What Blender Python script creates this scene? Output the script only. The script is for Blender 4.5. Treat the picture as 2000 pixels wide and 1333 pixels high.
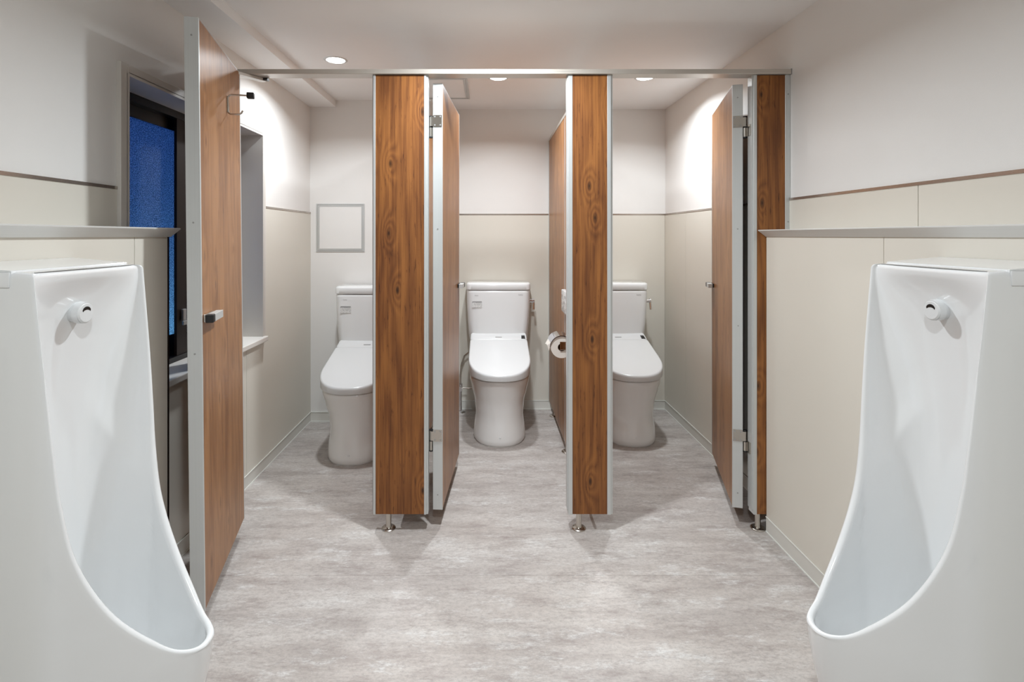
import bpy, bmesh, math, random
from mathutils import Vector, Matrix
R = math.radians
PI = math.pi
for o in list(bpy.data.objects):
    bpy.data.objects.remove(o)
SC = bpy.context.scene
COL = SC.collection

# ------------------------------------------------------------------ camera
F = 1020.0                      # focal length in pixels of the 2000x1333 frame
H = 1.25                        # eye height, metres
cam = bpy.data.cameras.new('camera')
cam.sensor_fit = 'HORIZONTAL'
cam.sensor_width = 36.0
cam.lens = 36.0 * F / 2000.0
cam.shift_x = (1000 - 953) / 2000.0
cam.shift_y = -(666.5 - 461) / 2000.0
cam.clip_start = 0.02
cam.clip_end = 60
co = bpy.data.objects.new('camera', cam)
COL.objects.link(co)
co.location = (0, 0, H)
co.rotation_euler = (PI / 2, 0, 0)
SC.camera = co

# ------------------------------------------------------------------ view / world
vs = SC.view_settings
vs.view_transform = 'Standard'
vs.look = 'None'
vs.gamma = 1.0
vs.use_curve_mapping = False
vs.exposure = 0.40
world = bpy.data.worlds.new('dusk')
SC.world = world
world.use_nodes = True
bg = world.node_tree.nodes['Background']
bg.inputs[0].default_value = (0.030, 0.12, 0.62, 1)      # blue dusk sky outside the window
bg.inputs[1].default_value = 1.0

CEIL = 2.164
LIGHT_COL = (0.915, 0.985, 1.035)
STALL_W = 8.6
ROOM_W = 15.5
# ceiling lights: x, y, watts, label
LAMPS = [
    (-0.79, 2.71, STALL_W, 'round recessed ceiling light over the leftmost toilet stall'),
    (0.06, 3.01, STALL_W, 'round recessed ceiling light over the middle toilet stall'),
    (0.906, 3.01, STALL_W, 'round recessed ceiling light over the rightmost toilet stall'),
    (0.02, 1.86, ROOM_W, 'round recessed ceiling light in front of the stalls'),
    (0.02, 0.10, ROOM_W * 0.78, 'round recessed ceiling light above the aisle between the urinals'),
]
for i, (lx, ly, w, lab) in enumerate(LAMPS):
    ld = bpy.data.lights.new('downlight_beam', 'AREA')
    ld.shape = 'DISK'
    ld.size = 0.085
    ld.energy = w
    ld.color = LIGHT_COL
    ld.spread = R(148 if i < 3 else 158)
    lo = bpy.data.objects.new('downlight_beam', ld)
    COL.objects.link(lo)
    lo.location = (lx, ly, CEIL - 0.008)
# unseen cyan fill light, added outside to brighten the lower window glass
ld = bpy.data.lights.new('pane_fill_light', 'POINT')
ld.energy = 16.0
ld.color = (0.28, 0.75, 1.0)
ld.shadow_soft_size = 0.12
lo = bpy.data.objects.new('pane_fill_light', ld)
COL.objects.link(lo)
lo.location = (-1.78, 2.20, 0.62)

# ------------------------------------------------------------------ materials
def lin(c):
    return tuple(((v / 255) / 12.92 if v / 255 <= 0.04045 else ((v / 255 + 0.055) / 1.055) ** 2.4) for v in c) + (1,)

def new_mat(name):
    m = bpy.data.materials.new(name)
    m.use_nodes = True
    nt = m.node_tree
    return m, nt, nt.nodes['Principled BSDF']

def plain(name, rgb, rough=0.5, metal=0.0, spec=0.5, coat=0.0, bump=0.0, bscale=200.0, var=0.03):
    """flat colour with slight procedural tone variation and optional fine relief"""
    m, nt, b = new_mat(name)
    N, L = nt.nodes, nt.links
    b.inputs['Roughness'].default_value = rough
    b.inputs['Metallic'].default_value = metal
    b.inputs['Specular IOR Level'].default_value = spec
    b.inputs['Coat Weight'].default_value = coat
    b.inputs['Coat Roughness'].default_value = 0.05
    tc = N.new('ShaderNodeTexCoord')
    no = N.new('ShaderNodeTexNoise')
    no.inputs['Scale'].default_value = 3.0
    L.new(tc.outputs['Object'], no.inputs['Vector'])
    mx = N.new('ShaderNodeMix')
    mx.data_type = 'RGBA'
    c = lin(rgb)
    mx.inputs['A'].default_value = tuple(v * (1 - var) for v in c[:3]) + (1,)
    mx.inputs['B'].default_value = tuple(min(1, v * (1 + var)) for v in c[:3]) + (1,)
    L.new(no.outputs['Fac'], mx.inputs['Factor'])
    L.new(mx.outputs['Result'], b.inputs['Base Color'])
    if bump:
        n2 = N.new('ShaderNodeTexNoise')
        n2.inputs['Scale'].default_value = bscale
        n2.inputs['Detail'].default_value = 3
        L.new(tc.outputs['Object'], n2.inputs['Vector'])
        bp = N.new('ShaderNodeBump')
        bp.inputs['Strength'].default_value = bump
        bp.inputs['Distance'].default_value = 0.002
        L.new(n2.outputs['Fac'], bp.inputs['Height'])
        L.new(bp.outputs['Normal'], b.inputs['Normal'])
    return m

def brushed(name, rgb, rough=0.3, axis=(1, 1, 400), metal=1.0, amt=0.25):
    m, nt, b = new_mat(name)
    N, L = nt.nodes, nt.links
    b.inputs['Metallic'].default_value = metal
    tc = N.new('ShaderNodeTexCoord')
    mp = N.new('ShaderNodeMapping')
    mp.inputs['Scale'].default_value = axis
    L.new(tc.outputs['Object'], mp.inputs['Vector'])
    no = N.new('ShaderNodeTexNoise')
    no.inputs['Scale'].default_value = 1.0
    no.inputs['Detail'].default_value = 3
    L.new(mp.outputs['Vector'], no.inputs['Vector'])
    r = N.new('ShaderNodeMapRange')
    r.inputs['To Min'].default_value = rough * (1 - amt)
    r.inputs['To Max'].default_value = rough * (1 + amt)
    L.new(no.outputs['Fac'], r.inputs['Value'])
    L.new(r.outputs['Result'], b.inputs['Roughness'])
    mx = N.new('ShaderNodeMix')
    mx.data_type = 'RGBA'
    c = lin(rgb)
    mx.inputs['A'].default_value = tuple(v * (1 - amt * 0.25) for v in c[:3]) + (1,)
    mx.inputs['B'].default_value = tuple(min(1, v * (1 + amt * 0.25)) for v in c[:3]) + (1,)
    L.new(no.outputs['Fac'], mx.inputs['Factor'])
    L.new(mx.outputs['Result'], b.inputs['Base Color'])
    return m

def wood(name, dark, mid, light, rough=0.42, knots=1.0, freq=24.0, streak=1.0):
    """vertical-grain laminate: cathedral bands bent round knots, fine pores"""
    m, nt, b = new_mat(name)
    N, L = nt.nodes, nt.links
    tc = N.new('ShaderNodeTexCoord')
    oi = N.new('ShaderNodeObjectInfo')
    sx = N.new('ShaderNodeSeparateXYZ')
    L.new(tc.outputs['Object'], sx.inputs[0])
    def math_(op, a, bb=None, c=None):
        n = N.new('ShaderNodeMath')
        n.operation = op
        for i, v in enumerate((a, bb, c)):
            if v is None:
                continue
            if isinstance(v, (int, float)):
                n.inputs[i].default_value = v
            else:
                L.new(v, n.inputs[i])
        return n.outputs[0]
    def N_sep(c):
        q = N.new('ShaderNodeSeparateColor')
        L.new(c, q.inputs[0])
        return q.outputs[0]
    across = math_('ADD', sx.outputs[0], sx.outputs[1])
    off = math_('MULTIPLY', oi.outputs['Random'], 37.0)
    ax = math_('ADD', across, off)
    cmb = N.new('ShaderNodeCombineXYZ')
    L.new(ax, cmb.inputs[0])
    L.new(sx.outputs[2], cmb.inputs[2])
    def noise(scale_vec, detail=4, dist=0.0, rough_=0.55):
        mp = N.new('ShaderNodeMapping')
        mp.inputs['Scale'].default_value = scale_vec
        L.new(cmb.outputs[0], mp.inputs['Vector'])
        n = N.new('ShaderNodeTexNoise')
        n.inputs['Scale'].default_value = 1.0
        n.inputs['Detail'].default_value = detail
        n.inputs['Roughness'].default_value = rough_
        n.inputs['Distortion'].default_value = dist
        L.new(mp.outputs['Vector'], n.inputs['Vector'])
        return n.outputs['Fac']
    # knots
    ck = N.new('ShaderNodeCombineXYZ')
    L.new(math_('MULTIPLY', ax, 8.5), ck.inputs[0])
    L.new(math_('MULTIPLY', sx.outputs[2], 3.6), ck.inputs[1])
    vo = N.new('ShaderNodeTexVoronoi')
    vo.voronoi_dimensions = '2D'
    vo.inputs['Scale'].default_value = 1.0
    vo.inputs['Randomness'].default_value = 0.95
    L.new(ck.outputs[0], vo.inputs['Vector'])
    kd = vo.outputs['Distance']
    pick = math_('GREATER_THAN', N_sep(vo.outputs['Color']), 0.5)
    hill = math_('MULTIPLY', math_('POWER', math_('MAXIMUM', math_('SUBTRACT', 1.0, math_('MULTIPLY', kd, 2.1)), 0.0), 2.0), pick)
    broad = noise((5.0, 1, 0.55), 3, 0.6)
    s = math_('ADD', math_('MULTIPLY', ax, freq), math_('MULTIPLY', broad, 12.0))
    s = math_('ADD', s, math_('MULTIPLY', hill, 7.0 * knots))
    band = math_('PINGPONG', s, 1.0)
    fine = noise((260, 1, 5.0), 4)
    pore = noise((90, 1, 2.2), 5)
    patch = noise((9.0, 1, 2.0), 3, 0.3)
    fleck = noise((120, 1, 13.0), 4, 0.2, 0.6)
    fm = N.new('ShaderNodeMapRange')
    fm.inputs['From Min'].default_value = 0.60
    fm.inputs['From Max'].default_value = 0.70
    fm.inputs['To Max'].default_value = 0.22
    L.new(fleck, fm.inputs['Value'])
    v = math_('ADD', math_('MULTIPLY', band, 0.13), math_('MULTIPLY', fine, 0.36 * streak))
    v = math_('ADD', v, math_('MULTIPLY', pore, 0.50))
    v = math_('ADD', v, math_('MULTIPLY', patch, 0.46))
    v = math_('SUBTRACT', v, fm.outputs['Result'])
    ramp = N.new('ShaderNodeValToRGB')
    e = ramp.color_ramp.elements
    e[0].position = 0.40
    e[0].color = lin(dark)
    e[1].position = 0.86
    e[1].color = lin(light)
    k = ramp.color_ramp.elements.new(0.63)
    k.color = lin(mid)
    L.new(v, ramp.inputs['Fac'])
    # dark knot hearts
    mr = N.new('ShaderNodeMapRange')
    mr.inputs['From Min'].default_value = 0.015
    mr.inputs['From Max'].default_value = 0.085
    mr.inputs['To Min'].default_value = 0.85 * knots
    mr.inputs['To Max'].default_value = 0.0
    L.new(kd, mr.inputs['Value'])
    mx = N.new('ShaderNodeMix')
    mx.data_type = 'RGBA'
    L.new(math_('MULTIPLY', mr.outputs['Result'], pick), mx.inputs['Factor'])
    L.new(ramp.outputs['Color'], mx.inputs['A'])
    mx.inputs['B'].default_value = lin(tuple(int(c * 0.55) for c in dark))
    L.new(mx.outputs['Result'], b.inputs['Base Color'])
    b.inputs['Specular IOR Level'].default_value = 0.38
    rr = N.new('ShaderNodeMapRange')
    rr.inputs['To Min'].default_value = rough - 0.06
    rr.inputs['To Max'].default_value = rough + 0.08
    L.new(fine, rr.inputs['Value'])
    L.new(rr.outputs['Result'], b.inputs['Roughness'])
    bp = N.new('ShaderNodeBump')
    bp.inputs['Strength'].default_value = 0.12
    bp.inputs['Distance'].default_value = 0.001
    L.new(pore, bp.inputs['Height'])
    L.new(bp.outputs['Normal'], b.inputs['Normal'])
    return m

def floor_mat():
    m, nt, b = new_mat('stone_vinyl')
    N, L = nt.nodes, nt.links
    tc = N.new('ShaderNodeTexCoord')
    def noise(sc, detail, rough_, dist=0.0, loc=(0, 0, 0)):
        mp = N.new('ShaderNodeMapping')
        mp.inputs['Scale'].default_value = sc
        mp.inputs['Location'].default_value = loc
        L.new(tc.outputs['Object'], mp.inputs['Vector'])
        n = N.new('ShaderNodeTexNoise')
        n.inputs['Scale'].default_value = 1.0
        n.inputs['Detail'].default_value = detail
        n.inputs['Roughness'].default_value = rough_
        n.inputs['Distortion'].default_value = dist
        L.new(mp.outputs['Vector'], n.inputs['Vector'])
        return n.outputs['Fac']
    def ramp(f, stops):
        r = N.new('ShaderNodeValToRGB')
        e = r.color_ramp.elements
        e[0].position, e[0].color = stops[0][0], lin(stops[0][1])
        e[1].position, e[1].color = stops[-1][0], lin(stops[-1][1])
        for p, c in stops[1:-1]:
            k = e.new(p)
            k.color = lin(c)
        L.new(f, r.inputs['Fac'])
        return r.outputs['Color']
    def mix(f, a, bb, mode='MIX'):
        mx = N.new('ShaderNodeMix')
        mx.data_type = 'RGBA'
        mx.blend_type = mode
        if isinstance(f, float):
            mx.inputs['Factor'].default_value = f
        else:
            L.new(f, mx.inputs['Factor'])
        for s, v in (('A', a), ('B', bb)):
            if isinstance(v, tuple):
                mx.inputs[s].default_value = v
            else:
                L.new(v, mx.inputs[s])
        return mx.outputs['Result']
    base = ramp(noise((1.6, 7.5, 1), 12, 0.68, 0.0), [(0.28, (136, 125, 120)), (0.44, (178, 169, 163)), (0.56, (197, 190, 184)), (0.74, (216, 211, 206))])
    warm = ramp(noise((1.0, 2.2, 1), 3, 0.5, 0.2, (3, 9, 0)), [(0.40, (186, 181, 178)), (0.70, (196, 186, 178))])
    c = mix(0.30, base, warm)
    # pale worn patches with ragged edges
    pf = noise((4.2, 12.0, 1), 15, 0.86, 0.0, (7, 2, 0))
    mr = N.new('ShaderNodeMapRange')
    mr.inputs['From Min'].default_value = 0.52
    mr.inputs['From Max'].default_value = 0.60
    mr.inputs['To Max'].default_value = 0.85
    L.new(pf, mr.inputs['Value'])
    c = mix(mr.outputs['Result'], c, lin((216, 214, 211)))
    df = noise((4.6, 14.0, 1), 15, 0.88, 0.0, (17, 5, 0))
    mrd = N.new('ShaderNodeMapRange')
    mrd.inputs['From Min'].default_value = 0.49
    mrd.inputs['From Max'].default_value = 0.62
    mrd.inputs['To Max'].default_value = 0.72
    L.new(df, mrd.inputs['Value'])
    c = mix(mrd.outputs['Result'], c, lin((138, 125, 120)))
    # fine granular speckle
    sf = noise((60, 100, 1), 8, 0.85, 0.0, (1, 1, 0))
    mr2 = N.new('ShaderNodeMapRange')
    mr2.inputs['From Min'].default_value = 0.46
    mr2.inputs['From Max'].default_value = 0.66
    mr2.inputs['To Max'].default_value = 0.6
    L.new(sf, mr2.inputs['Value'])
    c = mix(mr2.outputs['Result'], c, lin((138, 131, 128)))
    L.new(c, b.inputs['Base Color'])
    b.inputs['Roughness'].default_value = 0.5
    b.inputs['Specular IOR Level'].default_value = 0.35
    bp = N.new('ShaderNodeBump')
    bp.inputs['Strength'].default_value = 0.12
    bp.inputs['Distance'].default_value = 0.001
    L.new(sf, bp.inputs['Height'])
    L.new(bp.outputs['Normal'], b.inputs['Normal'])
    return m

def glass_mat():
    m, nt, b = new_mat('frosted_glass')
    N, L = nt.nodes, nt.links
    out = N['Material Output']
    tc = N.new('ShaderNodeTexCoord')
    no = N.new('ShaderNodeTexNoise')
    no.inputs['Scale'].default_value = 240
    no.inputs['Detail'].default_value = 3
    no.inputs['Roughness'].default_value = 0.7
    L.new(tc.outputs['Object'], no.inputs['Vector'])
    bp = N.new('ShaderNodeBump')
    bp.inputs['Strength'].default_value = 0.9
    bp.inputs['Distance'].default_value = 0.004
    L.new(no.outputs['Fac'], bp.inputs['Height'])
    rp = N.new('ShaderNodeValToRGB')
    e = rp.color_ramp.elements
    e[0].position, e[0].color = 0.40, (0.10, 0.12, 0.16, 1)
    e[1].position, e[1].color = 0.64, (0.95, 0.97, 1.0, 1)
    L.new(no.outputs['Fac'], rp.inputs['Fac'])
    tr = N.new('ShaderNodeBsdfTranslucent')
    L.new(rp.outputs['Color'], tr.inputs['Color'])
    L.new(bp.outputs['Normal'], tr.inputs['Normal'])
    gl = N.new('ShaderNodeBsdfGlossy')
    gl.inputs['Roughness'].default_value = 0.28
    gl.inputs['Color'].default_value = (0.8, 0.9, 1.0, 1)
    L.new(bp.outputs['Normal'], gl.inputs['Normal'])
    fr = N.new('ShaderNodeFresnel')
    fr.inputs['IOR'].default_value = 1.18
    mx = N.new('ShaderNodeMixShader')
    L.new(fr.outputs['Fac'], mx.inputs['Fac'])
    L.new(tr.outputs[0], mx.inputs[1])
    L.new(gl.outputs[0], mx.inputs[2])
    L.new(mx.outputs[0], out.inputs['Surface'])
    return m

def print_mat():
    """tiny printed lines on the tank caution label"""
    m, nt, b = new_mat('printed_label')
    N, L = nt.nodes, nt.links
    tc = N.new('ShaderNodeTexCoord')
    br = N.new('ShaderNodeTexBrick')
    br.inputs['Color1'].default_value = lin((120, 120, 122))
    br.inputs['Color2'].default_value = lin((215, 215, 214))
    br.inputs['Mortar'].default_value = lin((228, 228, 226))
    br.inputs['Scale'].default_value = 1.0
    br.inputs['Brick Width'].default_value = 0.009
    br.inputs['Row Height'].default_value = 0.0075
    br.inputs['Mortar Size'].default_value = 0.0019
    sx = N.new('ShaderNodeSeparateXYZ')
    cm = N.new('ShaderNodeCombineXYZ')
    L.new(tc.outputs['Object'], sx.inputs[0])
    L.new(sx.outputs[0], cm.inputs[0])
    L.new(sx.outputs[2], cm.inputs[1])
    L.new(cm.outputs[0], br.inputs['Vector'])
    L.new(br.outputs['Color'], b.inputs['Base Color'])
    b.inputs['Roughness'].default_value = 0.5
    return m

def emit_mat(name, col, strength):
    m, nt, b = new_mat(name)
    b.inputs['Base Color'].default_value = (0.9, 0.9, 0.9, 1)
    b.inputs['Emission Color'].default_value = col + (1,)
    b.inputs['Emission Strength'].default_value = strength
    return m

M = {}
M['wall'] = plain('wall_white', (235, 233, 230), 0.85, bump=0.15, bscale=500)
M['ceil'] = plain('ceiling_white', (244, 243, 242), 0.9, bump=0.1, bscale=300)
M['panel'] = plain('beige_panel', (223, 218, 207), 0.34, spec=0.45)
M['base'] = plain('baseboard_vinyl', (222, 220, 213), 0.5)
M['caulk'] = plain('white_caulk', (236, 237, 232), 0.5)
M['trim'] = brushed('trim_metal', (186, 177, 168), 0.24, (2, 2, 500), metal=0.75)
M['alu'] = brushed('satin_aluminium', (208, 210, 209), 0.40, (500, 500, 2), metal=0.45)
M['alu_dark'] = brushed('grey_aluminium', (165, 165, 164), 0.4, (500, 500, 2), metal=0.5)
M['rail'] = brushed('hairline_rail', (200, 193, 184), 0.3, (2, 500, 500), metal=0.4)
M['ledge'] = brushed('ledge_aluminium', (226, 225, 222), 0.40, (500, 2, 500), metal=0.15)
M['chrome'] = plain('chrome', (225, 225, 228), 0.07, 1.0)
M['steel'] = plain('stainless', (196, 190, 182), 0.24, 1.0)
M['black'] = plain('black_rubber', (22, 22, 24), 0.5)
M['dark_slot'] = plain('dark_slot', (30, 28, 28), 0.35)
M['ceramic'] = plain('white_ceramic', (238, 239, 239), 0.10, spec=0.55, coat=0.5, var=0.004)
M['bowl'] = plain('bowl_ceramic', (241, 240, 238), 0.10, spec=0.55, coat=0.5, var=0.004)
M['plastic'] = plain('white_plastic', (221, 222, 222), 0.22, var=0.004)
M['plastic_grey'] = plain('grey_print', (150, 150, 150), 0.5)
M['paper'] = plain('toilet_paper', (232, 226, 218), 0.95, bump=0.2, bscale=400)
M['card'] = plain('cardboard_core', (120, 84, 58), 0.9)
M['bronze'] = plain('bronze_sash', (30, 20, 16), 0.55, 0.0, spec=0.3)
M['black_sash'] = plain('black_sash', (17, 17, 20), 0.35, 0.2)
M['white_trim'] = plain('white_casing', (218, 213, 206), 0.45)
M['wood_a'] = wood('rustic_wood_laminate', (60, 31, 16), (112, 66, 32), (154, 99, 50), 0.5, 1.0, 34.0)
M['wood_b'] = wood('lit_wood_laminate', (84, 51, 31), (130, 87, 54), (164, 118, 78), 0.36, 0.4, 18.0, 1.2)  # same laminate as the fronts, brighter light and sheen put into its colour
M['floor'] = floor_mat()
M['glass'] = glass_mat()
M['print'] = print_mat()
M['lens'] = emit_mat('downlight_lens', (1.0, 0.97, 0.93), 14.0)
M['concrete'] = plain('subfloor', (120, 118, 114), 0.9)

# ------------------------------------------------------------------ mesh helpers
def mesh_obj(name, bm, mat, parent=None, smooth=False, loc=None, angle=35):
    me = bpy.data.meshes.new(name)
    bmesh.ops.recalc_face_normals(bm, faces=bm.faces)
    bm.to_mesh(me)
    bm.free()
    me.materials.append(M[mat] if isinstance(mat, str) else mat)
    if smooth:
        me.polygons.foreach_set('use_smooth', [True] * len(me.polygons))
        me.set_sharp_from_angle(angle=R(angle))
    o = bpy.data.objects.new(name, me)
    COL.objects.link(o)
    if parent is not None:
        o.parent = parent
    if loc is not None:
        o.location = loc
    return o

def tag(o, label=None, cat=None, group=None, kind=None):
    if label:
        o['label'] = label
    if cat:
        o['category'] = cat
    if group:
        o['group'] = group
    if kind:
        o['kind'] = kind
    return o

def thing(name, label, cat, loc=(0, 0, 0), rotz=0.0, group=None):
    o = bpy.data.objects.new(name, None)
    o.empty_display_size = 0.1
    COL.objects.link(o)
    o.location = loc
    o.rotation_euler = (0, 0, rotz)
    return tag(o, label, cat, group)

def copy_tree(o, parent=None):
    c = o.copy()
    COL.objects.link(c)
    c.parent = parent
    for ch in list(o.children):
        copy_tree(ch, c)
    return c

def box(bm, x0, x1, y0, y1, z0, z1, bev=0.0, seg=2):
    vs_ = [bm.verts.new((x, y, z)) for x in (x0, x1) for y in (y0, y1) for z in (z0, z1)]
    idx = [(0, 1, 3, 2), (4, 6, 7, 5), (0, 4, 5, 1), (2, 3, 7, 6), (0, 2, 6, 4), (1, 5, 7, 3)]
    fs = [bm.faces.new([vs_[i] for i in f]) for f in idx]
    if bev > 0:
        es = list({e for f in fs for e in f.edges})
        bmesh.ops.bevel(bm, geom=es, offset=bev, segments=seg, profile=0.5, affect='EDGES')
    return bm

def B(*a, bev=0.0, seg=2):
    return box(bmesh.new(), *a, bev=bev, seg=seg)

def tube(bm, p0, p1, r0, r1=None, seg=20, cap=True):
    p0, p1 = Vector(p0), Vector(p1)
    r1 = r0 if r1 is None else r1
    d = (p1 - p0).normalized()
    a = d.orthogonal().normalized()
    c = d.cross(a)
    ra, rb = [], []
    for i in range(seg):
        t = 2 * PI * i / seg
        v = a * math.cos(t) + c * math.sin(t)
        ra.append(bm.verts.new(p0 + v * r0))
        rb.append(bm.verts.new(p1 + v * r1))
    for i in range(seg):
        j = (i + 1) % seg
        bm.faces.new((ra[i], ra[j], rb[j], rb[i]))
    if cap:
        bm.faces.new(ra[::-1])
        bm.faces.new(rb)
    return bm

def path_tube(bm, pts, r, seg=10):
    pts = [Vector(p) for p in pts]
    rings = []
    prev = None
    for i, p in enumerate(pts):
        d = (pts[min(i + 1, len(pts) - 1)] - pts[max(i - 1, 0)]).normalized()
        a = d.orthogonal().normalized() if prev is None else (prev - d * prev.dot(d)).normalized()
        prev = a
        c = d.cross(a)
        rings.append([bm.verts.new(p + (a * math.cos(2 * PI * k / seg) + c * math.sin(2 * PI * k / seg)) * r) for k in range(seg)])
    for q in range(len(rings) - 1):
        for k in range(seg):
            j = (k + 1) % seg
            bm.faces.new((rings[q][k], rings[q][j], rings[q + 1][j], rings[q + 1][k]))
    bm.faces.new(rings[0][::-1])
    bm.faces.new(rings[-1])
    return bm

def lathe(bm, prof, center=(0, 0), seg=32, z0=0.0):
    """prof: list of (r, z); closed at the axis when r == 0"""
    rings = []
    for r, z in prof:
        if r <= 1e-6:
            rings.append([bm.verts.new((center[0], center[1], z0 + z))])
        else:
            rings.append([bm.verts.new((center[0] + r * math.cos(2 * PI * k / seg), center[1] + r * math.sin(2 * PI * k / seg), z0 + z)) for k in range(seg)])
    for a, b_ in zip(rings, rings[1:]):
        for k in range(seg):
            j = (k + 1) % seg
            if len(a) == 1:
                bm.faces.new((a[0], b_[j], b_[k]))
            elif len(b_) == 1:
                bm.faces.new((a[k], a[j], b_[0]))
            else:
                bm.faces.new((a[k], a[j], b_[j], b_[k]))
    return bm

def prism(bm, poly, axis, a0, a1):
    """extrude a 2D polygon along axis: 'x' poly=(y,z), 'y' poly=(x,z), 'z' poly=(x,y)"""
    def P(u, v, w):
        return {'x': (w, u, v), 'y': (u, w, v), 'z': (u, v, w)}[axis]
    A = [bm.verts.new(P(u, v, a0)) for u, v in poly]
    C_ = [bm.verts.new(P(u, v, a1)) for u, v in poly]
    n = len(poly)
    for i in range(n):
        j = (i + 1) % n
        bm.faces.new((A[i], A[j], C_[j], C_[i]))
    bm.faces.new(A[::-1])
    bm.faces.new(C_)
    return bm

def loft(bm, rows, closed=True, cap0=True, cap1=True):
    V = [[bm.verts.new(p) for p in r] for r in rows]
    n = len(rows[0])
    for a, b_ in zip(V, V[1:]):
        for k in range(n if closed else n - 1):
            j = (k + 1) % n
            bm.faces.new((a[k], a[j], b_[j], b_[k]))
    if cap0:
        bm.faces.new(V[0][::-1])
    if cap1:
        bm.faces.new(V[-1])
    return V

def text_obj(name, body, size, mat, parent, loc, rot):
    cu = bpy.data.curves.new(name, 'FONT')
    cu.body = body
    cu.size = size
    cu.align_x = 'CENTER'
    cu.align_y = 'CENTER'
    cu.extrude = 0.0002
    t = bpy.data.objects.new(name, cu)
    COL.objects.link(t)
    dg = bpy.context.evaluated_depsgraph_get()
    me = bpy.data.meshes.new_from_object(t.evaluated_get(dg))
    bpy.data.objects.remove(t)
    bpy.data.curves.remove(cu)
    me.materials.clear()
    me.materials.append(M[mat])
    o = bpy.data.objects.new(name, me)
    COL.objects.link(o)
    o.parent = parent
    o.location = loc
    o.rotation_euler = rot
    return o

# ------------------------------------------------------------------ room dimensions
XL, XR = -1.20, 1.28            # side walls
XLL, XLR = -1.055, 1.181        # low lining walls carrying the urinals
YB, YBL = 3.768, 3.522          # back wall, boxed-out back wall of the left stall
YF = -1.25                      # wall behind the camera
YLL = 1.713                     # far end of left lining wall
YP0, YP1 = 2.21, 2.25           # stall front: front and back face
TRZ = 1.405                     # metal trim line on the walls
BBH = 0.064
WY0, WY1, WZ0, WZ1 = 1.718, 2.757, 0.715, 1.786   # window opening
XG = -1.318                     # window plane

def struct(name, bm, mat, label=None, parent=None):
    o = mesh_obj(name, bm, mat, parent)
    if parent is None:
        tag(o, kind='structure', label=label)
    return o

# floor with two vinyl sheets meeting in a fine seam
fl = struct('floor', B(-1.75, 1.5, YF - 0.15, YB + 0.15, -0.12, -0.004), 'concrete', 'grey and off-white mottled stone-look vinyl floor')
struct('vinyl_sheet', B(-1.30, 1.30, 1.9208, YB + 0.05, -0.004, 0.0), 'floor', parent=fl)
struct('vinyl_sheet', B(-1.30, 1.30, YF - 0.05, 1.9200, -0.004, 0.0), 'floor', parent=fl)
struct('vinyl_seam', B(-1.30, 1.30, 1.9200, 1.9208, -0.004, -0.0012), 'floor', parent=fl)

ce = struct('ceiling', B(-1.75, 1.5, YF - 0.15, YB + 0.15, CEIL, CEIL + 0.1), 'ceil', 'off-white painted ceiling')
struct('dropped_beam', B(XL, -1.026, YF, YBL, 2.120, CEIL), 'ceil', parent=ce)

# left wall with the window opening
wl = bmesh.new()
for a in ((YF - 0.15, WY0, 0, CEIL), (WY1, YB + 0.15, 0, CEIL), (WY0, WY1, 0, WZ0), (WY0, WY1, WZ1, CEIL)):
    box(wl, -1.40, XL, a[0], a[1], a[2], a[3])
wl = struct('wall_left', wl, 'wall', 'left side wall, white above and beige panelled below, with a window')
T = 0.004
def side_panel(parent, x, s, poly):
    return struct('wall_panel', prism(bmesh.new(), poly, 'x', x, x + s * T), 'panel', parent=parent)
def rect(y0, y1, z0, z1):
    return [(y0, z0), (y1, z0), (y1, z1), (y0, z1)]
GAP = 0.0015
z0p, z1p = BBH - 0.004, TRZ - 0.005
side_panel(wl, XL, 1, rect(YF, 0.77 - GAP, z0p, z1p))
side_panel(wl, XL, 1, rect(0.77 + GAP, WY0 - 0.034, z0p, z1p))
side_panel(wl, XL, 1, rect(WY0 - 0.032, 2.588 - GAP, z0p, WZ0 - 0.022))
side_panel(wl, XL, 1, [(2.588 + GAP, z0p), (YBL, z0p), (YBL, z1p), (WY1 + 0.030, z1p), (WY1 + 0.030, WZ0 - 0.022), (2.588 + GAP, WZ0 - 0.022)])

# right wall
wr = struct('wall_right', B(XR, XR + 0.15, YF - 0.15, YB + 0.15, 0, CEIL), 'wall', 'right side wall, white above and beige panelled below')
for a, b_ in ((YF, -0.27), (-0.27, 0.64), (0.64, 1.549), (1.549, 2.46), (2.46, 3.37), (3.37, YB)):
    side_panel(wr, XR, -1, rect(a + GAP, b_ - GAP, z0p, z1p))

# back walls
wb = struct('wall_back', B(-1.35, XR + 0.15, YB, YB + 0.15, 0, CEIL), 'wall', 'back wall behind the middle and right toilets, beige below')
for x0, x1 in ((-0.386, 0.462), (0.464, XR - T)):
    struct('wall_panel', B(x0 + GAP, x1 - GAP, YB - T, YB, z0p, z1p), 'panel', parent=wb)
ws = struct('wall_back_left', B(XL, -0.386, YBL, YB, 0, CEIL), 'wall', 'plain white boxed-out wall behind the leftmost toilet')
wf = struct('wall_front', B(-1.75, XR + 0.15, YF - 0.15, YF, 0, CEIL), 'wall', 'white wall behind the camera')

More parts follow.
